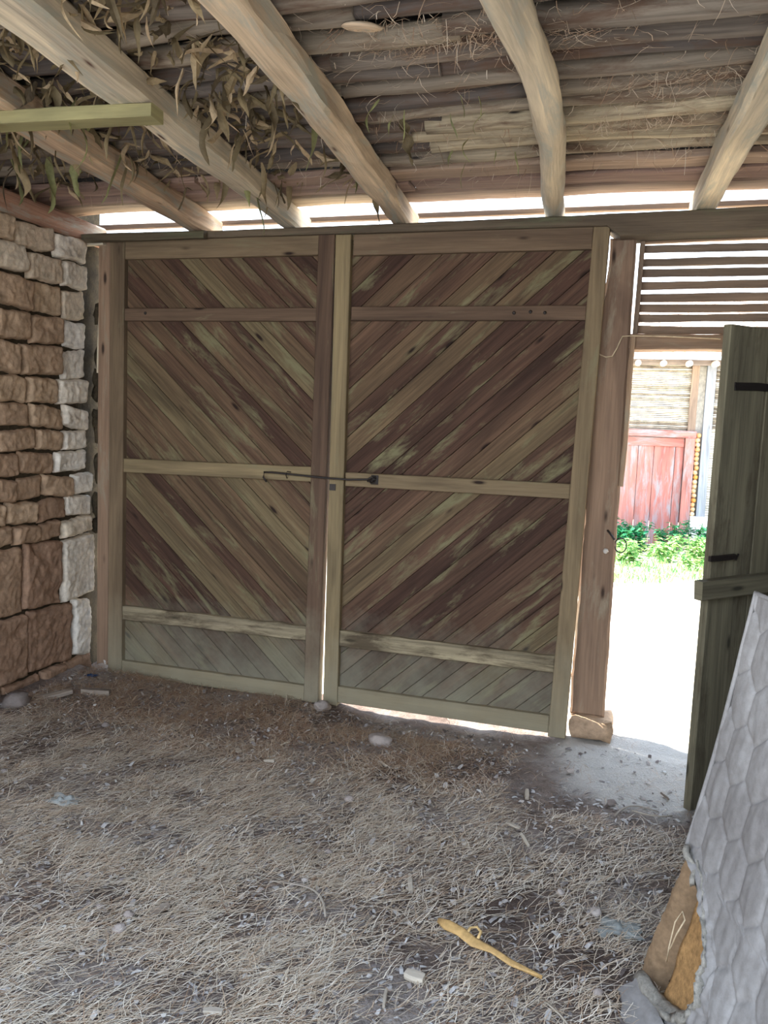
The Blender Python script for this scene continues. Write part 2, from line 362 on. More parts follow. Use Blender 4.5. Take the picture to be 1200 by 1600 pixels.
def quad(mb, xl0, xr0, xl1, xr1, z0, z1, ya, yb, ch=.004, tint=.5):
    """upright with its own edges at bottom (0) and top (1)"""
    mb.prism([(xl0, z0), (xr0, z0), (xr1, z1), (xl1, z1)], 'y', ya, yb, ch, tint, along=math.pi/2 if (z1-z0) > (xr0-xl0) else 0)
def leaf(name, loc, label, xs, boards_sgn, rails, tints, seed):
    root = empty(name, loc); tag(root, label, 'gate')
    (sl0, sl1, sr0, sr1), (tl0, tl1, tr0, tr1) = xs        # left stile (bottom l,r, top l,r) ; right stile
    mb = MB(); quad(mb, sl0, sl1, sr0, sr1, -.03, 2.49, -.032, .03, .004, tints[0]); part(mb, 'stile', M['frame'], root)
    mb = MB(); quad(mb, tl0, tl1, tr0, tr1, tints[2], 2.492, -.034, .03, .004, tints[1]); part(mb, 'stile', M['frame'], root)
    ix0, ix1 = max(sl1, sr1)-.001, max(tl0, tr0)+.001
    xe = lambda z: tl0+(tr0-tl0)*(z+.03)/2.52+.001
    X1 = ix1
    part(boards(min(sl1, sr1)-.02, X1-.003, rails[0][0]+.02, rails[-1][1]-.02, boards_sgn, .006, seed), 'board_panel', M['plank'], root)
    for k, (z0, z1, zs, t, mt) in enumerate(rails):
        ix1 = xe(z0); mb = MB(); n = 14; V = [(ix0+.0, z0)]; P = []
        for i in range(n+1):
            x = ix0+(ix1-ix0)*i/n; P.append((x, z0+zs*i/n+(.004*noise.noise((x*9, k, seed)) if mt != 'frame' else 0)))
        Q = []
        for i in range(n+1):
            x = ix1+(ix0-ix1)*i/n; Q.append((x, z1+zs*(n-i)/n+(.008*noise.noise((x*14, k, seed+5)) if mt != 'frame' else .0015*noise.noise((x*5, k, 2)))))
        mb.prism(P+Q, 'y', -.026, .028, .004, t, along=0); part(mb, 'rail', M[mt], root)
    return root
def rail(g, k): return sorted([c for c in g.children if c.name.startswith('rail')], key=lambda c: c.name)[k]
def sub(mb, name, mat, g, k, smooth=True):
    return mb.build(name, mat, rail(g, k), smooth, loc=tuple(g.location))
GL = leaf('gate_leaf', (0, 0, -.03), 'tall left gate leaf, brown diagonal boards sloping down to the right, beside the stone wall',
          ((.008, .103, .010, .103), (1.272, 1.358, 1.276, 1.367)), -1,
          [(-.03, .057, -.0, .75, 'frame'), (.305, .388, .008, .6, 'rotrail'), (1.182, 1.262, .012, .78, 'frame'), (2.048, 2.118, .0, .18, 'frame'), (2.39, 2.492, -.0, .45, 'frame')], (.42, .12, -.03), 3)
GR = leaf('gate_leaf', (1.4, 0, -.02), 'tall right gate leaf, brown diagonal boards rising to the right, hook bar on middle rail',
          ((1.388, 1.470, 1.371, 1.455), (2.612, 2.699, 2.676, 2.752)), 1,
          [(-.012, .078, -.002, .7, 'frame'), (.305, .392, -.004, .5, 'rotrail'), (1.182, 1.256, .006, .55, 'frame'), (2.052, 2.122, .004, .16, 'frame'), (2.384, 2.49, .006, .3, 'frame')], (.85, .55, -.03), 9)
# hook bar
hb = MB(); hb.beam([(1.022, -.048, 1.18), (1.004, -.05, 1.205), (1.008, -.05, 1.232), (1.05, -.05, 1.234), (1.2, -.05, 1.228), (1.36, -.055, 1.221), (1.5, -.05, 1.219), (1.60, -.045, 1.226), (1.625, -.045, 1.24), (1.645, -.045, 1.232), (1.63, -.045, 1.215), (1.6, -.045, 1.218)], .011, .011, .002, .3, sq=0, seg=8)
part(hb, 'hook_bar', M['iron'], GR, True)['label'] = 'dark iron hook bar'
hb = MB(); hb.beam([(1.632+.014*math.cos(a), -.05+.02*math.sin(a), 1.226+.02*math.sin(a*1.0)) for a in [i*math.pi/5 for i in range(11)]], .006, .006, .002, .3, sq=0, seg=6); hb.rect(1.615, 1.655, 1.20, 1.25, -.03, -.026, .001, .5); sub(hb, 'staple', M['iron'], GR, 2)
hb = MB(); hb.beam([(1.135, -.028, 1.205), (1.14, -.058, 1.225), (1.15, -.062, 1.245), (1.155, -.028, 1.24)], .005, .005, .001, .3, sq=0, seg=6); sub(hb, 'staple', M['iron'], GL, 2)
hb = MB(); hb.prism([(1.385, 1.155), (1.42, 1.155), (1.42, 1.19), (1.385, 1.19)], 'y', -.036, -.032, .001, .5); part(hb, 'hinge_plate', M['iron'], GR)
for gx, gz, g in ((2.40, 2.095, GR), (2.47, 2.09, GR), (2.32, 2.09, GR), (.24, 2.09, GL)):
    hb = MB(); hb.blob((gx, -.028, gz), (.009, .006, .009), .3, 8, 5, .05); sub(hb, 'bolt_head', M['iron'], g, 3)

# left jamb, right jamb, lintel
j = MB(); j.beam(line((-.036, .04, .0), (-.030, .04, 2.51), 30), .085, .13, .006, .55, jit=.005, upv=(0, 1, 0)); o = j.build('door_jamb', M['post'], None); tag(o, 'narrow brown jamb post standing between the stone wall and the left gate leaf', 'post')
j = MB(); j.blob((-.03, .03, -.02), (.075, .09, .05), .7, 12, 8, .2, 0, .5); o = j.build('stone_block', M['rock'], None, True); tag(o, 'small pale stone under the foot of the left jamb post', 'stone')
rj = MB(); n = 60; pl = []; 
for i in range(n+1):
    z = .085+(2.45-.085)*i/n; e = .006*noise.noise((z*5, 0, 0))+.004*noise.noise((z*17, 4, 0)); xl = 2.708+.012*i/n+e
    if z > 1.95: xl += .035*(min(1, (z-1.95)/.4))
    pl.append((xl, z))
pr = [(2.882-.006*(1-i/n)-.004*noise.noise((i*.3, 9, 0)), 2.45-(2.45-.085)*i/n) for i in range(n+1)]
rj.prism(pl+pr, 'y', .028, .19, .012, .5, along=math.pi/2); RJ = empty('gate_post', (2.8, .1, .085)); tag(RJ, 'thick brown timber post between the gate and the bright doorway', 'post'); part(rj, 'timber', M['post'], RJ)
rj = MB(); rj.beam(line((2.884, .04, 1.26), (2.892, .04, 1.985), 24), .024, .03, .003, .9, jit=.006, upv=(0, 1, 0)); part(rj, 'edge_strip', M['post'], RJ)['label'] = 'narrow splintered strip nailed to the doorway side'
ring = MB(); ring.beam([(2.835, .03, 1.04), (2.85, .01, 1.025), (2.872, -.01, 1.0)], .012, .01, .002, .2, sq=0, seg=8); ring.beam([(2.902+.027*math.cos(a), -.012, .975+.036*math.sin(a)) for a in [i*math.pi/10 for i in range(21)]], .0065, .0065, .001, .2, sq=0, seg=6); part(ring, 'latch_ring', M['iron'], RJ, True)['label'] = 'iron latch hook with hanging ring'
ring = MB(); ring.blob((2.833, .018, .938), (.014, .014, .012), .9, 9, 7, .3); part(ring, 'knob', M['rock'], RJ, True)['label'] = 'small white knob'
st = MB(); st.beam([(2.725, .02, 1.91), (2.745, .018, 1.895), (2.77, .018, 1.885), (2.80, .02, 1.89), (2.82, .02, 1.93), (2.84, .02, 1.985), (2.88, .018, 1.988), (3.05, .0, 1.984), (3.28, .0, 1.975)], .006, .006, .001, .5, sq=0, seg=6)
o = st.build('string', M['rope'], None, True); tag(o, 'pale twisted string looped over the thick post and under the slat screen', 'string')
sb = MB(); sb.blob((2.82, .08, .03), (.125, .13, .068), .35, 16, 10, .12, 0, .75); o = sb.build('stone_block', M['stone'], None, True); tag(o, 'brown stone block under the foot of the thick gate post', 'stone')
li = MB(); n = 70
top = []; bot = []
for i in range(n+1):
    x = -.16+(4.25+.16)*i/n; top.append((x, 2.524+.010*(x/3.4)**2*3+.003*noise.noise((x*6, 0, 0)))); bot.append((x, (2.490 if x < 2.74 else 2.440+.018*(x-2.74))+.002*noise.noise((x*6, 4, 0))))
V = bot+top[::-1]; li.prism(V, 'y', -.055, .12, .006, .5, along=0); o = li.build('lintel_beam', M['lintel'], None); tag(o, 'long greenish brown lintel beam running over the gate and doorway', 'beam')
li = MB(); li.beam(line((-.13, -.078, 2.497), (.64, -.078, 2.500), 20), .045, .042, .006, .2, jit=.006); o = li.build('packing_board', M['lintel'], None); tag(o, 'short green packing board lying along the lintel above the left gate leaf', 'board')
li = MB(); li.beam(line((-.17, -.04, 2.475), (-.02, -.04, 2.478), 5), .03, .022, .003, .9, jit=.002); o = li.build('wedge_stick', M['beam'], None); tag(o, 'short split stick wedged between the stone wall and the lintel', 'stick')
li = MB()
for k in range(3): li.beam(line((-.085-.006*k, .0+.01*k, 1.75+.05*k), (-.08+.004*k, .01, 2.40-.12*k), 10, 0, .01), .016, .014, .003, .8, sq=0, seg=7)
o = li.build('filler_sticks', M['beam'], None); tag(o, 'thin sticks stuffed in the gap between stone wall and left jamb', 'sticks')

# slat screen over the doorway
SS = empty('slat_screen', (3.4, .10, 1.93)); tag(SS, 'screen of horizontal grey slats filling the space over the bright doorway', 'slat screen')
s = MB(); s.beam(line((2.865, .10, 1.962), (3.95, .10, 1.972), 20), .12, .072, .006, .6, jit=.006); part(s, 'head_beam', M['post'], SS)
s = MB(); s.beam(line((2.898, .09, 1.99), (2.905, .09, 2.45), 10), .024, .03, .003, .5, jit=.003, upv=(0, 1, 0)); part(s, 'side_strip', M['slat'], SS)
s = MB(); s.beam(line((3.88, .09, 1.99), (3.88, .09, 2.45), 10), .03, .03, .003, .5, jit=.003, upv=(0, 1, 0)); part(s, 'side_strip', M['slat'], SS)
for zc in (2.405, 2.342, 2.291, 2.232, 2.173, 2.125, 2.077, 2.020):
    s = MB(); a = .0; s.beam(line((2.905, .12, zc+.008), (3.88, .12, zc+.012+R.uniform(-.003, .003)), 30), .012, R.uniform(.034, .039), .002, R.random(), jit=.006); part(s, 'slat', M['slat'], SS)
s = MB(); s.beam(line((2.9, .115, 2.452), (3.95, .115, 2.475), 10), .05, .03, .004, .9, jit=.003); part(s, 'top_strip', M['post'], SS)['label'] = 'light orange top strip'

# far right jamb and right wall
j = MB(); j.beam(line((4.0, .04, -.04), (4.0, .04, 2.46), 12), .11, .15, .006, .4, jit=.004, upv=(0, 1, 0)); o = j.build('door_jamb', M['post'], None); tag(o, 'brown jamb post that carries the open grey plank door', 'post')
b = MB(); b.prism([(-5.2, -.1), (.12, -.1), (.12, 2.66), (-5.2, 2.66)], 'x', 4.06, 4.3, .003, .3); o = b.build('wall_right', M['mortar'], None); tag(o, kind='structure')

# open plank door
def plank_door():
    D = empty('plank_door', (3.97, -.01, .0), 0); tag(D, 'grey green open plank door swung inward at the right of the doorway', 'door')
    W = .98; Hh = 1.955
    def dpart(mb, name, mat, smooth=False): return mb.build(name, mat, D, smooth)
    # local frame: x from hinge (0) to free edge (-W), front face towards the room at y=0
    for k, (a, b_) in enumerate(((-.98, -.755), (-.75, -.50), (-.495, -.25), (-.245, -.0))):
        s = MB(); s.prism([(a, -.02), (b_, -.015), (b_, Hh-.004*k), (a+.006, Hh)], 'y', 0, .035, .003, R.random(), along=math.pi/2); dpart(s, 'board', M['greydoor'])
    s = MB(); s.beam([(-1.055, -.018, .912), (-1.0, -.018, .914), (-.6, -.018, .93), (-.05, -.018, .94)], .042, .078, .004, .2, jit=.003); dpart(s, 'batten', M['greydoor'])
    s = MB(); s.beam([(-1.0, -.03, 1.73), (-.6, .05, 1.73), (-.05, .05, 1.74)], .03, .08, .004, .2); 
    s2 = MB(); s2.beam([(-1.0, -.012, 1.035), (-.96, -.014, 1.035), (-.86, -.014, 1.04)], .014, .022, .002, .1, jit=.003); s2.beam([(-.9, -.012, 1.045), (-.86, -.02, 1.03), (-.84, -.012, 1.05)], .008, .008, .001, .1, sq=0, seg=6); dpart(s2, 'latch', M['iron'])['label'] = 'small dark iron latch'
    s3 = MB(); s3.beam([(-.93, -.003, 1.715), (-.80, -.004, 1.722), (-.66, -.003, 1.725)], .008, .03, .002, .0, jit=.006); dpart(s3, 'stain_patch', M['iron'])['label'] = 'dark ragged stain on the boards'  # dark stain on the door, modelled as a thin iron piece
    D.rotation_euler = (0, 0, math.radians(42.5))
plank_door()

# ------------------------------------------------------------ ceiling
def rafter(label, pts, w, h, tint, sq=1.0, jit=.010, knotty=False):
    P = [Vector(p) for p in pts]
    out = []; n = 44
    for i in range(n+1):           # catmull through pts
        t = i/n*(len(P)-1); k = min(int(t), len(P)-2); f = t-k; p0 = P[max(k-1, 0)]; p1 = P[k]; p2 = P[k+1]; p3 = P[min(k+2, len(P)-1)]
        out.append(.5*((2*p1)+(p2-p0)*f+(2*p0-5*p1+4*p2-p3)*f*f+(3*p1-p0-3*p2+p3)*f**3))
    def li_(v): return [v[0]+(v[1]-v[0])*i/n for i in range(n+1)] if isinstance(v, tuple) else v
    mb = MB(); mb.beam(out, li_(w), li_(h), .014, tint, jit=jit, sq=sq, seg=14); o = mb.build('rafter', M['beam'], None, sq < .5); tag(o, label, 'beam', 'roof rafters')
    return o
ZR = 2.608
o = MB(); o.beam(line((-.215, -3.4, 2.545), (-.235, .14, 2.545), 30), .2, .12, .012, .05, jit=.008); o = o.build('wall_plate', M['beam'], None); tag(o, 'reddish timber plate lying along the top of the left stone wall', 'beam')
rafter('leftmost free rafter, orange brown squared timber, reddish at its gate end', [(.86, -3.3, ZR), (.70, -1.8, ZR), (.60, -.8, ZR), (.525, .22, ZR-.012)], (.19, .11), (.115, .115), .34)
rafter('broad pale rafter, second from the stone wall, with the green board fixed under it', [(1.33, -3.3, ZR), (1.21, -1.8, ZR), (1.15, -.8, ZR), (1.075, .24, ZR-.012)], (.19, .09), (.10, .115), .75)
rafter('rough hewn rafter with grey underside in the middle of the ceiling', [(1.88, -3.3, ZR), (1.815, -1.8, ZR), (1.755, -.8, ZR), (1.69, .24, ZR-.012)], (.125, .10), (.10, .115), .5, jit=.018)
rafter('round bent log rafter curving over the right gate leaf', [(2.33, -3.3, ZR), (2.49, -2.2, ZR), (2.55, -1.5, ZR), (2.555, -1.0, ZR), (2.515, -.5, ZR), (2.465, .24, ZR-.008)], (.12, .10), (.10, .115), .68, sq=0, jit=.014)
rafter('rightmost rafter, squared timber ending above the slat screen', [(3.33, -3.3, ZR), (3.25, -1.5, ZR), (3.20, -.7, ZR), (3.155, .22, ZR-.004)], (.13, .10), (.10, .11), .7)
bt = MB(); bt.beam(line((-.4, .262, 2.640), (4.3, .262, 2.652), 20), .03, .028, .003, .5, jit=.003); o = bt.build('eave_batten', M['slat'], None); tag(o, 'thin eave batten crossing the bright gap above the lintel', 'batten')
gb = MB(); gb.beam(line((.30, -1.64, 2.532), (1.285, -1.575, 2.534), 24), .085, .046, .003, .9, jit=.003)
o = gb.build('hanging_board', wood('green_edged_board', [c3(128, 130, 84), c3(150, 142, 104)], grain=.12), None); tag(o, 'short yellow green board fixed across under the two left rafters', 'board')

GP = 'ceiling poles laid across the rafters'
ORD = 'first second third fourth fifth sixth seventh eighth ninth tenth eleventh twelfth thirteenth fourteenth fifteenth sixteenth'.split(); ORD += [t+'-'+u for t in ('twenty', 'thirty', 'forty') for u in ORD[:9]]; ORD[16:16] = ['seventeenth', 'eighteenth', 'nineteenth', 'twentieth']
SPAN = ('above the stone wall end', 'over the middle of the gate', 'over the bent log and doorway'); prow = 0
def pole(xa, xb, y, r, mat, tint, z=None, flat=False, slope=0.0):
    z = z or 2.66+r; mb = MB(); n = max(8, int((xb-xa)/.09))
    if flat: mb.beam(line((xa, y, z), (xb, y+slope, z), n, 0, .010), r*2.0, .03, .006, tint, jit=.008)
    else: mb.beam(line((xa, y, z), (xb, y+slope, z), n, 0, .022), [r*2*(1+.15*noise.noise((i*.5, y*9, 0))) for i in range(n+1)], [r*1.9]*(n+1), 0, tint, jit=.008, sq=0, seg=10)
    return mb.build('ceiling_board' if flat else 'ceiling_pole', M[mat], None, not flat)
yy = -.01
for k, wd in enumerate((.085, .075, .075)):
    cuts = [-.35, R.uniform(.4, .8) if k else .52, R.uniform(1.6, 2.0), 4.25]
    for a, b_ in zip(cuts[:-1], cuts[1:]):
        if a > 1 and k < 2: pass
        o = pole(a, b_-.01, yy, wd*.92, 'pinkboard', .9 if (k == 0 and a < 0) else R.random(), z=2.676, flat=True, slope=R.uniform(-.02, .02)); tag(o, 'wide pinkish ceiling board, %s row in from the lintel, %s' % (ORD[k], SPAN[cuts.index(a)]), 'board', 'wide boards at the gate end of the ceiling')
    yy -= wd*2.0+.022
while yy > -3.35:
    r = R.uniform(.028, .044); brk = R.uniform(1.75, 2.5); b2 = R.uniform(.3, 1.2)
    near = yy > -1.2
    for a, b_ in ((-.35, b2+.08), (b2, brk), (brk-.05, 4.25)):
        rr = r*R.uniform(.85, 1.12); t = R.choice([.2, .35, .5, .65, .8, .9]) if (a > 1.5 and yy > -1.0) else R.uniform(.05, .6)
        o = pole(a, b_, yy+R.uniform(-.008, .008), rr, 'pole', t, slope=R.uniform(-.02, .02)); tag(o, 'round ceiling pole, %s row from the pinkish boards, %s' % (ORD[min(prow, len(ORD)-1)], 'above the stone wall' if a < 0 else ('over the middle of the room' if b_ < 4 else 'above the bent log and doorway')), 'pole', GP)
    yy -= r*2+R.uniform(.036, .068); prow += 1
# straw layer and roof above
mb = MB(); mb.prism([(-.4, -3.4), (4.3, -3.4), (4.3, .06), (-.4, .06)], 'z', 2.762, 2.86, .003, .3); o = mb.build('ceiling', earth('dark_roof_mud', [(.3, c3(28, 26, 26)), (.7, c3(50, 44, 40))], 8), None); tag(o, kind='structure')

def blade(V, F, UV, T, p, d, L, w, bend, t, side=None, n=2):
    b = len(V); s = side if side is not None else d.cross(Vector((0, 0, 1)));
    if s.length < 1e-3: s = Vector((1, 0, 0))
    s = s.normalized()*w*.5
    for i in range(n+1):
        f = i/n; q = p+d*(L*f)+bend*(4*f*(1-f)); k = 1 if i < n else .5
        V.append(tuple(q-s*k)); V.append(tuple(q+s*k))
    for i in range(n):
        F.append([b+2*i, b+2*i+1, b+2*i+3, b+2*i+2]); UV.append([(0, 0), (1, 0), (1, 1), (0, 1)]); T.append(t)
def stuff(name, mat, gen, label, cat, smooth=False):
    mb = MB(); gen(mb.v, mb.f, mb.uv, mb.t); o = mb.build(name, mat, None, smooth); tag(o, label, cat, None, 'stuff'); return o
def roof_straw(V, F, UV, T):
    q = random.Random(5)
    for cx_, cy_, sx_, sy_, n_ in ((2.80, -.90, .16, .05, 420), (2.25, -1.60, .16, .06, 420), (2.62, -1.55, .12, .06, 160), (3.0, -1.2, .2, .05, 200)):
        for k in range(n_):
            d = Vector((q.gauss(0, 1), q.gauss(0, .6), q.uniform(-.5, .3))).normalized()
            blade(V, F, UV, T, Vector((q.gauss(cx_, sx_), q.gauss(cy_, sy_), q.uniform(2.655, 2.70))), d, q.uniform(.03, .09), q.uniform(.0012, .0025), Vector((q.gauss(0, 1), q.gauss(0, 1), q.gauss(0, 1)))*.012, q.uniform(.1, .7), None, 3)
    for k in range(2600):
        x = q.uniform(1.9, 3.9) if q.random() < .75 else q.uniform(0, 2); y = -.25-abs(q.gauss(0, 1))*1.0
        if y < -3.2: continue
        if noise.noise((x*1.8, y*2.5, 5)) < -.05 and q.random() < .8: continue
        z = q.uniform(2.655, 2.70); d = Vector((q.gauss(0, 1), q.gauss(0, .6), q.uniform(-.8, .2))).normalized()
        blade(V, F, UV, T, Vector((x, y, z)), d, q.uniform(.03, .11), q.uniform(.0012, .0028), Vector((q.gauss(0, 1), q.gauss(0, 1), q.gauss(0, 1)))*.008, q.uniform(.1, .75), None, 3)
stuff('roof_straw', M['straw'], roof_straw, 'wisps of brown straw sticking out between the ceiling poles', 'straw')

def husk_mesh(V, F, UV, T, p, L, w, q, t, dirv=None):
    """a dry curled leaf with a folded midrib"""
    b = len(V); d = dirv or Vector((q.gauss(0, .18), q.gauss(0, .18), -1)).normalized(); ang = q.uniform(0, math.pi); tw = q.gauss(0, 2.4); cv = Vector((q.gauss(0, 1), q.gauss(0, 1), q.gauss(0, .5)))*L*.16; n = 9
    ref = Vector((math.cos(ang), math.sin(ang), 0)); fold = q.uniform(.25, .9)
    for i in range(n+1):
        f = i/n; ww = w*.5*max(.06, math.sin(math.pi*min(1, f*.9+.1))**.8)*(1+.7*noise.noise((f*5, ang*9, L*90))); a = tw*f; s = (ref*math.cos(a)+d.cross(ref)*math.sin(a)); s = (s-d*s.dot(d)).normalized(); nn = s.cross(d)
        c = p+d*L*f+cv*math.sin(f*2.6)+Vector((math.sin(f*7+ang), math.cos(f*6), 0))*L*.02
        V.append(tuple(c-s*ww+nn*ww*fold)); V.append(tuple(c)); V.append(tuple(c+s*ww+nn*ww*fold))
    for i in range(n):
        for k in (0, 1): F.append([b+3*i+k, b+3*i+k+1, b+3*i+k+4, b+3*i+k+3]); UV.append([(0, 0), (1, 0), (1, 1), (0, 1)]); T.append(t)
def husk_tangle(V, F, UV, T):
    q = random.Random(8)
    for k in range(2600):
        x = q.uniform(-.05, 1.78); y = q.uniform(-2.6, -.35)
        cl = noise.noise((x*3.2, y*3.2, 2))
        if cl < .0 and q.random() < .82: continue
        if y > -1.0 and q.random() < .72: continue
        d = Vector((q.gauss(0, 1), q.gauss(0, .7), q.gauss(-.35, .5)-(2 if q.random() < .14 else 0))).normalized()
        husk_mesh(V, F, UV, T, Vector((x, y, q.uniform(2.645, 2.69))), q.uniform(.04, .17), q.uniform(.008, .032), q, q.random()**1.2, d)
stuff('husk_tangle', M['husk'], husk_tangle, 'tangle of dry corn husks caught between the left ceiling poles', 'husks')
def hang(p, L, w, t, label, mat='husk', group=None, q=R, cat='leaf'):
    mb = MB(); husk_mesh(mb.v, mb.f, mb.uv, mb.t, Vector((0, 0, 0)), L, w, q, t); o = mb.build('dry_leaf', M[mat], None, True); o.location = p; tag(o, label, cat, group); return o
HG = 'dry corn leaves hanging from the left ceiling'
special = [((1.17, -.62, 2.70), .22, .036, .7, 'greenhusk', 'long yellow green leaf hanging in front of the broad pale rafter near the gate'),
           ((.30, -.90, 2.66), .24, .052, .5, 'greenhusk', 'broad olive green leaf hanging over the corner of the stone wall'),
           ((.20, -1.42, 2.58), .26, .05, .8, 'greenhusk', 'pale green crumpled leaf hanging at the left edge under the yellow green board'),
           ((.10, -1.05, 2.66), .30, .024, .3, 'greenhusk', 'long narrow blade leaf hanging down in front of the stone wall'),
           ((.33, -1.18, 2.64), .22, .05, .6, 'husk', 'wide brown leaf hanging beside the pale curled husk below the yellow green board'),
           ((.98, -1.60, 2.60), .13, .028, .8, 'greenhusk', 'small leaf dangling across the yellow green board'),
           ((.10, -1.30, 2.66), .27, .045, .3, 'husk', 'long brown leaf hanging at the left frame edge above the stone wall'),
           ((.52, -1.02, 2.66), .20, .045, .4, 'greenhusk', 'olive leaf draped over the lower side of the leftmost free rafter'),
           ((.72, -.95, 2.66), .24, .035, .3, 'greenhusk', 'dark olive leaf hanging between the two left rafters'),
           ((2.0, -1.05, 2.66), .17, .05, .2, 'husk', 'dark olive leaf stuck against the side of the rough hewn middle rafter')]
for p, L, w_, t, mt, lb in special: hang(p, L, w_, t, lb, mt)
q = random.Random(21)
for k in range(66):
    if k < 34: x, y = q.uniform(.0, .62), q.uniform(-1.9, -.75)
    elif k < 54: x, y = q.uniform(.62, 1.15), q.uniform(-2.2, -.3)
    else: x, y = q.uniform(1.2, 1.75), q.uniform(-2.2, -.25)
    hang((x, y, q.uniform(2.62, 2.70)), q.uniform(.07, .25), q.uniform(.010, .034), q.random()*.8, 'thin dry brown corn leaf dangling from the ceiling poles at left', 'husk' if q.random() < .75 else 'greenhusk', HG, q)
q = random.Random(33)
for k in range(12):
    hang((q.uniform(1.95, 2.4), q.uniform(-1.3, -.5), 2.665), q.uniform(.07, .14), q.uniform(.006, .014), q.random(), 'narrow dry leaf dangling between the middle rafter and the bent log', 'greenhusk', 'narrow leaves dangling between the middle rafter and the bent log', q)

dm = MB(); dm.blob((0, 0, 0), (.062, .045, .012), .4, 16, 8, .15); o = dm.build('wood_disc', M['beam'], None, True); o.location = (2.077, -1.766, 2.652); o.rotation_euler = (.25, .05, .2); tag(o, 'flat oval slice of pale wood stuck under the ceiling poles beside the middle rafter', 'wood slice')

# ------------------------------------------------------------ floor litter
def straw_litter(V, F, UV, T):
    q = random.Random(2)
    for k in range(150000):
        x = q.uniform(-.03, 3.9); y = -5*q.random()**.9 if q.random() < .25 else -q.uniform(.05, 3.2)
        if y < -4.4: continue
        dn = noise.noise((x*1.1, y*1.1, 9)); d2 = noise.noise((x*4, y*4, 4))
        if d2 < -.12 and q.random() < .65: continue
        if x > 2.5 and y > -.9 and q.random() < .93: continue
        if x > 1.45 and y > -.32 and q.random() < .9: continue
        if x > 2.2 and q.random() < .45: continue
        a = q.gauss(.75, .62) if y < -.9 else q.uniform(0, math.pi)
        d = Vector((math.cos(a), math.sin(a), q.uniform(-.05, .22))).normalized(); L = q.uniform(.026, .10)*(1.0 if q.random() < .9 else 1.6)
        z = floor_z(x, y)+q.uniform(.001, .012)
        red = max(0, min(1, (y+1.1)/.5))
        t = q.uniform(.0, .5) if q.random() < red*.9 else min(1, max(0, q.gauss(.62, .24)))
        bd = Vector((q.gauss(0, 1), q.gauss(0, 1), abs(q.gauss(0, .6))))*L*.09
        blade(V, F, UV, T, Vector((x, y, z)), d, L, q.uniform(.0010, .0021), bd, t, None, 3)
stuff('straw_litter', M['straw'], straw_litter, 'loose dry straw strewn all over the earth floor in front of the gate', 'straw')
def crumbs(V, F, UV, T):
    q = random.Random(4)
    for k in range(17000):
        x = q.uniform(-.05, 3.6); y = -q.uniform(.1, 3.4)
        if x > 2.5 and y > -.7 and q.random() < .8: continue
        z = floor_z(x, y)+.003; a = q.uniform(0, 6.3); L = q.uniform(.006, .03); wv = L*q.uniform(.2, .7); d = Vector((math.cos(a), math.sin(a), q.uniform(-.3, .5)))
        blade(V, F, UV, T, Vector((x, y, z)), d, L, wv, Vector((0, 0, q.uniform(0, .006))), q.random(), None, 2)
stuff('leaf_crumbs', tinted('crumbled_leaf', [c3(88, 78, 74), c3(140, 132, 128), c3(196, 192, 188)], rough=.9, nscale=20), crumbs, 'crumbled grey leaf scraps mixed into the straw on the floor', 'debris')

def chip_at(x, y, L, w_, h, rz, tint, label, group=None, name='wood_chip', cat='wood chip', mat='chip', tilt=.08):
    mb = MB(); n = 6; mb.beam(line((-L/2, 0, h/2), (L/2, 0, h/2+L*tilt), n, 0, L*.03), [w_*(.55+.45*math.sin(math.pi*(.15+.7*i/n))) for i in range(n+1)], h, .002, tint, jit=w_*.12)
    o = mb.build(name, M[mat], None); o.location = (x, y, floor_z(x, y)+.002); o.rotation_euler = (0, 0, rz); tag(o, label, cat, group); return o
chip_at(.10, -.62, .17, .05, .02, .9, .5, 'flat split board scrap at the foot of the stone wall')
chip_at(.24, -.46, .15, .045, .03, .25, .35, 'stubby log piece lying in front of the left gate leaf', tilt=.0)
chip_at(2.434, -2.06, .055, .03, .02, -.2, .95, 'small pale square wood block near the bottom centre of the floor')
chip_at(1.60, -1.86, .07, .02, .01, .35, .8, 'grey flat wood splinter right of the brown clods')
chip_at(.93, -1.98, .08, .018, .01, .55, .85, 'long pale wood sliver in the straw left of centre')
chip_at(2.63, -1.18, .10, .012, .010, -1.2, 1, 'thin upright looking white splinter in front of the doorway')
chip_at(2.30, -1.60, .09, .016, .012, 1.9, .9, 'thin white splinter pointing at the camera near the ochre stalk')
q = random.Random(77); CG = 'small wood chips scattered in the straw'
for k in range(64):
    x = q.uniform(.05, 3.2); y = q.uniform(-2.7, -.35)
    if x > 2.95 and y < -1.5: continue
    chip_at(x, y, q.uniform(.02, .07), q.uniform(.008, .026), q.uniform(.004, .014), q.uniform(0, 3.1), q.random(), 'small grey brown wood chip lying in the straw', CG)
def rock_at(x, y, r, tint, label, group=None, name='rock', mat='rock'):
    mb = MB(); mb.blob((0, 0, r[2]*.6), r, tint, 12, 8, .45, R.uniform(0, 3), .3); o = mb.build(name, M[mat], None, True); o.location = (x, y, floor_z(x, y)); tag(o, label, 'stone', group)
rock_at(1.85, -.47, (.065, .045, .035), .45, 'pale rough rock lying in front of the gap between the gate leaves')
rock_at(1.42, -.12, (.05, .04, .028), .45, 'grey stone on the ground right under the gap between the gate leaves')
rock_at(.02, -.80, (.07, .06, .04), .1, 'rounded brown stone beside the wall at the left edge')
rock_at(.78, -2.02, (.038, .03, .025), .15, 'dark brown clod in the straw at left')
rock_at(-.02, .0, (.03, .03, .06), 1, 'small white upright stone between stone wall and gate')
q = random.Random(50)
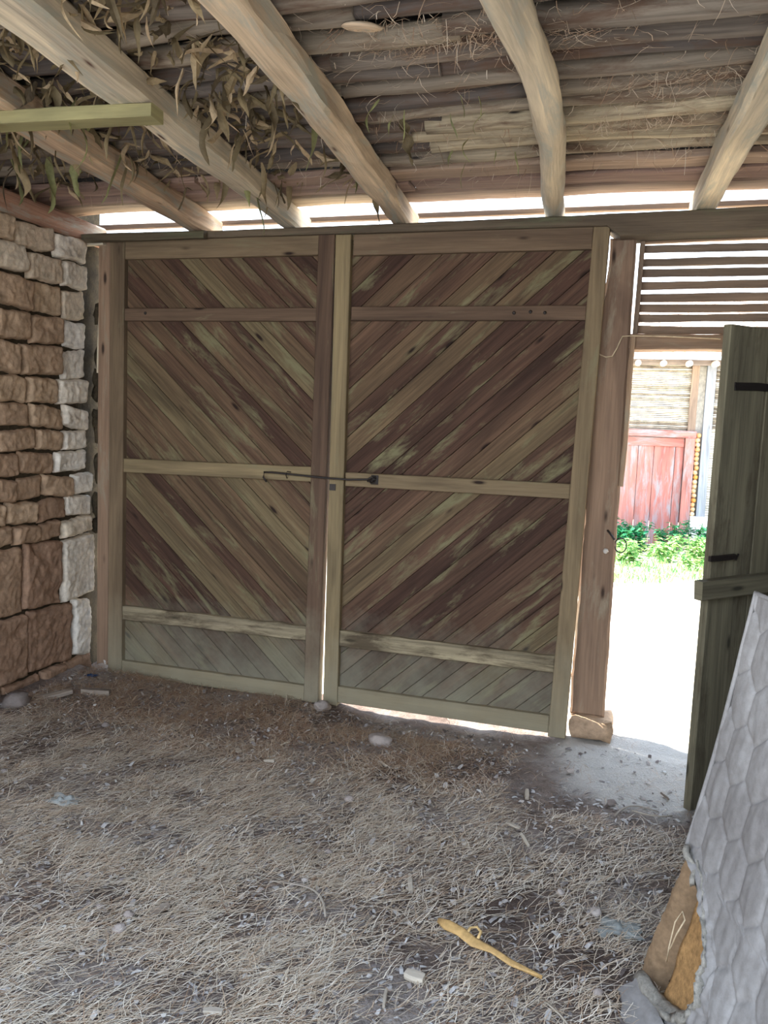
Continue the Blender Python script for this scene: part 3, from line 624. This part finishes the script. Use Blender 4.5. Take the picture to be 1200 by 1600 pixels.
for k in range(22):
    x = q.uniform(.1, 3.0); y = q.uniform(-2.7, -.4); r = q.uniform(.010, .022)
    mb = MB(); mb.blob((0, 0, r*.5), (r, r*q.uniform(.6, 1), r*.6), q.uniform(0, .7), 9, 6, .5); o = mb.build('clod', M['rock'], None, True); o.location = (x, y, floor_z(x, y)+.004); tag(o, 'small grey brown clod of dirt lying in the straw', 'clod', 'dirt clods scattered in the straw')
# crumpled pale scrap, blue scrap
def crumple(x, y, sx, sy, h, tint, mat, name, label, cat, seed):
    mb = MB(); n = 14; V = []
    for j in range(n+1):
        for i in range(n+1):
            u, v = i/n-.5, j/n-.5; e = 1+.5*noise.noise((u*4, v*4, seed)); zz = h*(.5+.8*noise.noise((u*5+seed, v*5, 1))+.35*noise.noise((u*13, v*13, seed)))*(1-max(abs(u), abs(v))*1.3)
            V.append((x+u*sx*e, y+v*sy*e, floor_z(x, y)+.004+max(0, zz)))
    F = [[j*(n+1)+i, j*(n+1)+i+1, (j+1)*(n+1)+i+1, (j+1)*(n+1)+i] for j in range(n) for i in range(n)]; mb.add(V, F, [[(V[k][0], V[k][1]) for k in f] for f in F], tint); o = mb.build(name, mat, None, True, loc=(x, y, floor_z(x, y))); tag(o, label, cat); return o
rag = tinted('dusty_rag', [c3(120, 122, 118), c3(150, 152, 148)], rough=.95)
crumple(.86, -1.51, .13, .08, .035, .9, rag, 'rag', 'crumpled pale grey rag lying in the straw at left', 'rag', 3)
crumple(.06, -.25, .07, .04, .02, .2, tinted('blue_plastic', [c3(38, 60, 92)], rough=.5), 'plastic_scrap', 'dark blue plastic scrap at the foot of the gate beside the stone wall', 'scrap', 6)
crumple(2.98, -1.62, .12, .09, .03, .6, rag, 'rag', 'pale torn rag scrap lying beside the torn foot of the mattress', 'rag', 9)
os_ = MB(); z = floor_z(2.6, -1.88)+.022
os_.beam([(2.44, -1.80, z+.004), (2.475, -1.825, z+.010), (2.52, -1.848, z+.012), (2.565, -1.885, z+.010), (2.62, -1.89, z+.004), (2.68, -1.925, z+.002), (2.77, -1.945, z-.006)], [.008, .030, .026, .030, .018, .020, .005], [.008, .018, .014, .018, .012, .012, .005], .003, .4, jit=.010, sq=0, seg=9)
os_.beam([(2.54, -1.86, z+.016), (2.545, -1.835, z+.024), (2.565, -1.828, z+.026), (2.58, -1.845, z+.024), (2.575, -1.87, z+.016)], .009, .006, .002, .9, jit=.002, sq=0, seg=7)
o = os_.build('dry_stalk', M['orange'], None, True); tag(o, 'twisted ochre dry stalk lying on the straw near the mattress', 'stalk')
q = random.Random(14)
for (x, y, L, a, sgn) in ((2.78, -2.02, .26, -1.3, 1), (3.0, -1.45, .22, -.4, -1), (1.9, -1.75, .24, -.6, 1), (2.95, -.85, .20, .5, 1), (3.02, -.78, .15, .1, -1)):
    mb = MB(); d = Vector((math.cos(a), math.sin(a), 0)); sd = Vector((-d.y, d.x, 0)); z0 = floor_z(x, y)+.012
    mb.beam([Vector((x, y, z0))+d*L*f+sd*sgn*.05*math.sin(f*3)+Vector((0, 0, .012*math.sin(f*3))) for f in [i/8 for i in range(9)]], .008, .005, .001, .8, jit=.002, sq=0, seg=6)
    o = mb.build('twig', M['chip'], None, True); tag(o, 'thin pale bent twig lying on the dusty floor in front of the mattress and doorway', 'twig', 'bent twigs on the floor')

# ------------------------------------------------------------ mattress
def mattress():
    Pb = Vector((3.033, -1.865, -.035)); n_ = Vector((.965, .26, 0)); up_ = Vector((0, 0, 1)); d = Vector((.26, -.965, 0)); v = (n_*.23+up_*1.14); Hm = v.length; v.normalize()
    nf = d.cross(v).normalized()
    if nf.dot(n_) > 0: nf = -nf          # outward face normal, towards the room
    Lm = 1.85; th = .13
    root = empty('mattress', (3.3, -2.6, -.03)); tag(root, 'old grey quilted mattress leaning upright at the lower right, its corner torn open', 'mattress')
    cu, rowp = .118, .128     # quilt cell
    def hexd(a, b):
        # upright hexagon quilting: distance to the nearest cell border
        sc = cu*.866/rowp; bb = b*sc; c = []; j0 = round(bb/(cu*.866))
        for j_ in (j0-1, j0, j0+1):
            ox = .5*cu if j_ % 2 else 0; i0 = round((a-ox)/cu)
            for i_ in (i0-1, i0, i0+1):
                x, y = i_*cu+ox, j_*cu*.866; c.append(((a-x)**2+(bb-y)**2, x, y))
        c.sort(); d1 = c[0]
        return min((k[0]-d1[0])/(2*math.hypot(k[1]-d1[1], k[2]-d1[2])) for k in c[1:5])
    def tear(b):     # how far from the corner the cover is gone, at height b
        if b > .43 or b < .05: return 0
        f = (b-.05)/.38; s_ = math.sin(math.pi*min(1, max(0, f)))**.5
        return .36*s_*(.62+.38*(1-f))+.022*noise.noise((b*22, 3, 0))+.012*noise.noise((b*60, 8, 0))
    def P(a, b, k=0):
        bow = -.022*math.sin(math.pi*min(1, b/Hm))*max(0, 1-a/.6)
        return Pb+d*(a+bow)+v*b+nf*(k-.03*math.sin(math.pi*b/Hm))
    nu, nv = 400, 260; mb = MB(); V = []; keep = {}
    for j_ in range(nv+1):
        b = Hm*j_/nv; t0 = tear(b)
        for i in range(nu+1):
            a = t0+(Lm-t0)*(i/nu)**1.25
            e = hexd(a+.020*noise.noise((a*4, b*4, 0)), b+.020*noise.noise((a*4, b*4, 5))); pf = .007*(1-math.exp(-e/.004))+.005*min(1, e/.05)
            wr = .004*noise.noise((a*12, b*3, 2))+.0025*noise.noise((a*40, b*10, 2))
            lift = 0
            if t0 > .01 and a-t0 < .05: lift = .012*(1-(a-t0)/.05)*(1+noise.noise((b*30, 0, 3))); wr += .008*noise.noise((a*50, b*30, 6))
            V.append(tuple(P(a, b, pf+wr+lift)))
    F = []
    for j_ in range(nv):
        for i in range(nu): F.append([j_*(nu+1)+i, j_*(nu+1)+i+1, (j_+1)*(nu+1)+i+1, (j_+1)*(nu+1)+i])
    mb.add(V, F, [[(0, 0)]*4 for f in F], .5)
    # dirt and cloth material
    m, nt, b = base_mat('quilted_cotton_cover', .95); gm = N(nt, 'ShaderNodeNewGeometry').outputs['Position']
    n1 = tex(nt, gm, 3, 6, .65); n2 = tex(nt, gm, 260, 2, .5); n3 = tex(nt, gm, 30, 5, .7)
    col = ramp(nt, n1, [(.35, c3(126, 121, 118)), (.65, c3(154, 150, 147))]); col = mix(nt, 1.0, col, ramp(nt, n3, [(.25, (.78, .76, .74)), (.6, (1.05,)*3)]), 'MULTIPLY')
    nt.links.new(col, b.inputs['Base Color']); bump(nt, b, n2, .35, .001); M['cloth'] = m
    part(mb, 'quilted_cover', m, root, True)
    # side bands + back
    mb = MB()
    def strip(fa, fb, n):
        V = []; 
        for i in range(n+1): V += [tuple(fa(i/n)), tuple(fb(i/n))]
        mb.add(V, [[2*i, 2*i+1, 2*i+3, 2*i+2] for i in range(n)], [[(0, 0)]*4]*n, .5)
    strip(lambda f: P(Lm*f, Hm, .004), lambda f: P(Lm*f, Hm, .004)-nf*th, 20)
    strip(lambda f: P(0, .43+(Hm-.43)*f, .004), lambda f: P(0, .43+(Hm-.43)*f, .004)-nf*th, 20)
    strip(lambda f: P(Lm, Hm*f, .004), lambda f: P(Lm, Hm*f, .004)-nf*th, 20)
    for i in range(14):
        strip(lambda f: P(Lm*i/14, Hm*f, -th), lambda f: P(Lm*(i+1)/14, Hm*f, -th), 10)
    part(mb, 'side_band', m, root, True)
    mb = MB(); pts = [P(0, .42+(Hm-.42)*i/24, .008) for i in range(25)]+[P(Lm*i/30, Hm, .008) for i in range(1, 31)]
    mb.beam(pts, .013, .013, .002, .5, sq=0, seg=8, jit=.002, upv=tuple(nf)); part(mb, 'piping', m, root, True)
    # foam core
    foam = tinted('old_orange_foam', [c3(150, 112, 72), c3(176, 138, 92)], rough=.95, nscale=60, var=.45, bd=.006)
    mb = MB(); V = []; nn = 30; mm = 40
    for j_ in range(mm+1):
        for i in range(nn+1):
            a = .088+.34*i/nn; b_ = .01+.45*j_/mm; V.append(tuple(P(a, b_, -.014+.006*noise.noise((a*14, b_*14, 3))-(.03 if i == 0 else 0))))
    mb.add(V, [[j_*(nn+1)+i, j_*(nn+1)+i+1, (j_+1)*(nn+1)+i+1, (j_+1)*(nn+1)+i] for j_ in range(mm) for i in range(nn)], [[(0, 0)]*4]*(nn*mm), .4)
    strip_v = []
    for j_ in range(mm+1): b_ = .01+.45*j_/mm; strip_v += [tuple(P(.088, b_, -.044)), tuple(P(.095, b_, -.115))]
    mb.add(strip_v, [[2*i, 2*i+1, 2*i+3, 2*i+2] for i in range(mm)], [[(0, 0)]*4]*mm, .1); part(mb, 'foam_core', foam, root, True)
    # brown felt lining flap standing at the corner
    felt = tinted('brown_felt_lining', [c3(110, 88, 68), c3(150, 124, 96)], rough=.95, nscale=40, var=.3, bd=.004)
    mb = MB(); V = []; nn = 10; mm = 46
    for j_ in range(mm+1):
        b_ = .0+.47*j_/mm; rag_ = .02*noise.noise((b_*20, 1, 0))+.012*noise.noise((b_*60, 5, 0)); wdt = .075*(1-.6*(b_/.47)**2)
        for i in range(nn+1):
            f = i/nn; a = -.055*(1-b_/.47)+rag_+.0+wdt*f; V.append(tuple(P(a, b_, -.004-.05*f**2+.010*noise.noise((a*20, b_*9, 1)))))
    mb.add(V, [[j_*(nn+1)+i, j_*(nn+1)+i+1, (j_+1)*(nn+1)+i+1, (j_+1)*(nn+1)+i] for j_ in range(mm) for i in range(nn)], [[(0, 0)]*4]*(nn*mm), .45)
    part(mb, 'felt_lining', felt, root, True)
    # ragged batting along the tear
    bat = tinted('grey_cotton_batting', [c3(128, 122, 112), c3(158, 152, 142)], rough=1, nscale=80, var=.35, bd=.006)
    mb = MB(); pts = []
    for i in range(60):
        b_ = .045+.39*i/59; pts.append(P(max(.0, tear(b_))+.004*noise.noise((i*.9, 0, 0)), b_, .012+.006*noise.noise((i*.7, 2, 0))))
    mb.beam(pts, [.026+.022*noise.noise((i*.6, 7, 0)) for i in range(60)], [.018]*60, .002, .6, jit=.032, sq=0, seg=8, upv=tuple(nf))
    pts = [P(.0+.30*i/12, .03-.03*math.sin(i/12*3.1)+.01*noise.noise((i, 1, 1)), .016) for i in range(13)]; mb.beam(pts, .05, .02, .002, .7, jit=.016, sq=0, seg=8, upv=tuple(nf))
    pts = [P(.02+.10*i/8, .44-.006*i, .02+.008*math.sin(i)) for i in range(9)]; mb.beam(pts, .03, .016, .002, .5, jit=.014, sq=0, seg=8, upv=tuple(nf))
    part(mb, 'torn_batting', bat, root, True)
    mb = MB(); mb.add([tuple(P(a, b_, -.075)) for b_ in (0, .48) for a in (.0, .42)], [[0, 1, 3, 2]], [[(0, 0)]*4], .1); part(mb, 'slot_shade_sheet', tinted('slot_shade_dark', [c3(60, 50, 42)]*2, rough=1), root)  # dark sheet standing in for the shade inside the torn slot
    wr = MB(); wr.beam([P(.10, .16, .01), P(.105, .20, .02), P(.10, .27, .024), P(.115, .31, .022), P(.135, .30, .02), P(.12, .25, .02), P(.11, .2, .018)], .004, .004, .001, .5, sq=0, seg=6); part(wr, 'loose_thread', M['rope'], root, True)
    sk = MB()
    V = []
    for j_ in range(11):
        for i in range(25):
            a = .02+.6*i/24; f = j_/10; p = P(a, .055*(1-f), .014)+nf*(.06*f+.02*noise.noise((a*12, f*3, 3)))*1; p.z = max(p.z, -.02+.008*noise.noise((a*20, f*5, 0))); V.append(tuple(p))
    sk.add(V, [[j_*25+i, j_*25+i+1, (j_+1)*25+i+1, (j_+1)*25+i] for j_ in range(10) for i in range(24)], [[(0, 0)]*4]*240, .6); part(sk, 'hanging_hem', m, root, True)
mattress()

# ------------------------------------------------------------ yard beyond the gate
def house():
    Y = 8.3; H = empty('farm_building', (3, Y, -.03)); tag(H, 'low farm building across the yard with wattle wall and red wooden gate', 'building')
    wt = tinted('wattle_and_lime', [c3(130, 118, 104), c3(178, 166, 148), c3(214, 208, 198)], rough=.95, nscale=12, var=.35)
    mb = MB(); q = random.Random(3); z = 1.64                       # woven rods
    while z < 2.56:
        for (a, b_) in ((.3, 3.76), (4.02, 7)):
            mb.beam([(a+(b_-a)*i/24, Y-.02+.018*math.sin(i*1.57+z*40), z+.008*noise.noise((i*.7, z*9, 0))) for i in range(25)], .026, .026, .003, q.random(), sq=0, seg=5)
        z += .026
    part(mb, 'wattle_wall', wt, H, True)
    mb = MB(); z = .42
    while z < 1.66:
        mb.beam([(4.02+3*i/16, Y-.02+.014*math.sin(i*1.57+z*40), z) for i in range(17)], .03, .034, .003, .9+.1*q.random(), sq=0, seg=5); z += .034
    mb.rect(.2, 7.1, .3, 2.6, Y+.05, Y+.12, .002, 1.0); part(mb, 'lime_wall', wt, H)
    mb = MB(); mb.prism([(3.84, -.1), (7.1, -.1), (7.1, .42), (3.84, .42)], 'y', Y-.10, Y+.12, .01, 1); part(mb, 'plinth', M['plaster'], H)
    for x0, x1, t in ((3.72, 3.82, 0), (3.92, 4.04, 1)):
        mb = MB(); mb.rect(x0, x1, 1.62 if t == 0 else .35, 2.62, Y-.09, Y+.04, .006, t); part(mb, 'wall_post', M['greywood'], H)
    mb = MB()
    for k in range(18): mb.blob((3.87+q.uniform(-.01, .01), Y-.05, .45+k*.066), (.04, .04, .035), q.random(), 8, 6, .3)
    part(mb, 'brick_infill', tinted('orange_rubble', [c3(215, 150, 80), c3(235, 205, 170)], rough=.9), H, True)
    mb = MB(); mb.rect(2.0, 3.84, 1.53, 1.63, Y-.14, Y, .008, .3); part(mb, 'gate_head', M['redpaint'], H)
    mb = MB(); mb.rect(3.70, 3.83, -.03, 1.53, Y-.14, Y, .008, .8); part(mb, 'gate_frame', M['redpaint'], H)
    mb = MB(); mb.rect(2.0, 2.13, -.03, 1.53, Y-.14, Y, .008, .8); part(mb, 'gate_frame', M['redpaint'], H)
    mb = MB(); x = 2.14
    while x < 3.68:
        wv = q.uniform(.2, .3); x2 = min(3.69, x+wv-.006); mb.rect(x, x2, -.06, 1.5, Y-.07+q.uniform(-.004, .004), Y-.03, .004, q.random()); x += wv
    mb.rect(2.14, 3.69, 1.40, 1.525, Y-.09, Y-.07, .004, .4); part(mb, 'red_gate', M['redpaint'], H)['label'] = 'faded red plank gate'
    mb = MB(); mb.rect(.2, 7.1, 2.55, 2.63, Y-.12, Y+.1, .006, .4); part(mb, 'eave_beam', M['greywood'], H)
    for x in [.6+.34*k for k in range(19)]:
        mb = MB(); mb.beam([(x, Y-.42, 2.55), (x, Y+.4, 2.60)], .085, .085, .003, .6, sq=0, seg=12); part(mb, 'rafter_end', M['plaster'], H, True)
    mb = MB(); 
    for k in range(46):
        x = .1+k*.155; mb.beam([(x, Y-.5, 2.655), (x, Y+3.0, 3.9)], .16, .09, .003, R.random()*.4, sq=0, seg=8)
    part(mb, 'tile_roof', M['roof'], H, True)
house()
def plant(x, y, h, nl, spread, tlo, thi, label, group, q):
    root = empty('weed_plant', (x, y, yard_z(x, y))); tag(root, label, 'plant', group)
    st = MB(); lv = MB()
    for s in range(3):
        a = q.uniform(0, 6.3); tip = Vector((math.cos(a)*spread*.4, math.sin(a)*spread*.4, h*q.uniform(.75, 1))); pts = [Vector((0, 0, 0)).lerp(tip, i/4)+Vector((0, 0, 0)) for i in range(5)]
        st.beam(pts, .008, .008, .001, .4, sq=0, seg=5)
        for k in range(nl):
            f = q.uniform(.15, 1); p = tip*f; b = q.uniform(0, 6.3); L = q.uniform(.07, .15)*(1.1-.4*f); d = Vector((math.cos(b), math.sin(b), q.uniform(-.3, .45))).normalized()
            sd = d.cross(Vector((0, 0, 1))).normalized(); w_ = L*.30; V = []
            c = [p, p+d*L*.4+sd*w_, p+d*L*.45, p+d*L*.4-sd*w_, p+d*L-Vector((0, 0, L*.25))]; c[2] = c[2]-Vector((0, 0, .01))
            lv.add([tuple(k_) for k_ in c], [[0, 1, 2], [0, 2, 3], [1, 4, 2], [2, 4, 3]], [[(0, 0)]*3]*4, q.uniform(tlo, thi))
    st.build('stem', M['leafg'], root); lv.build('leaves', M['leafg'], root, True)
q = random.Random(6)
for k in range(34):
    x = 3.4+(q.random())*1.7 if k % 2 else q.uniform(2.6, 3.2); y = 7.65+q.uniform(-.25, .35); 
    if k % 2 == 0: y = q.uniform(7.2, 7.8)
    plant(x, y, q.uniform(.30, .46), 24, .38, 0, .25, 'dense weed, leaves coloured dark for shade, growing against the foot of the farm building', 'dark weeds along the farm building', q)  # shade by the building is put into the darker leaf tint
for k in range(22):
    x = q.uniform(2.9, 4.6); y = q.uniform(5.8, 7.2)-(x-2.9)*.0
    plant(x, y, q.uniform(.18, .36), 22, .4, .5, 1, 'weed, leaves coloured bright for sunlight, in the yard in front of the red gate', 'sunlit weeds in the yard', q)  # sunlight on these weeds is put into the paler leaf tint
def grass(V, F, UV, T):
    q = random.Random(9)
    for k in range(16000):
        x = q.uniform(-4.5, 7.5); y0 = 4.5+(x-2.88)*.9 if x > 2.88 else 4.5+(2.88-x)*.1; y = y0+abs(q.gauss(0, 1.3)); 
        if y > 8.1: continue
        if x < 2.0 and q.random() < .35: continue
        L = q.uniform(.04, .12); a = q.uniform(0, 6.3)
        blade(V, F, UV, T, Vector((x, y, yard_z(x, y))), Vector((q.gauss(0, .4), q.gauss(0, .4), 1)).normalized(), L, q.uniform(.006, .012), Vector((0, 0, 0)), q.uniform(.35, 1) , Vector((math.cos(a), math.sin(a), 0)), 2)
stuff('yard_grass', M['leafg'], grass, 'green grass strip growing across the sunlit yard', 'grass')
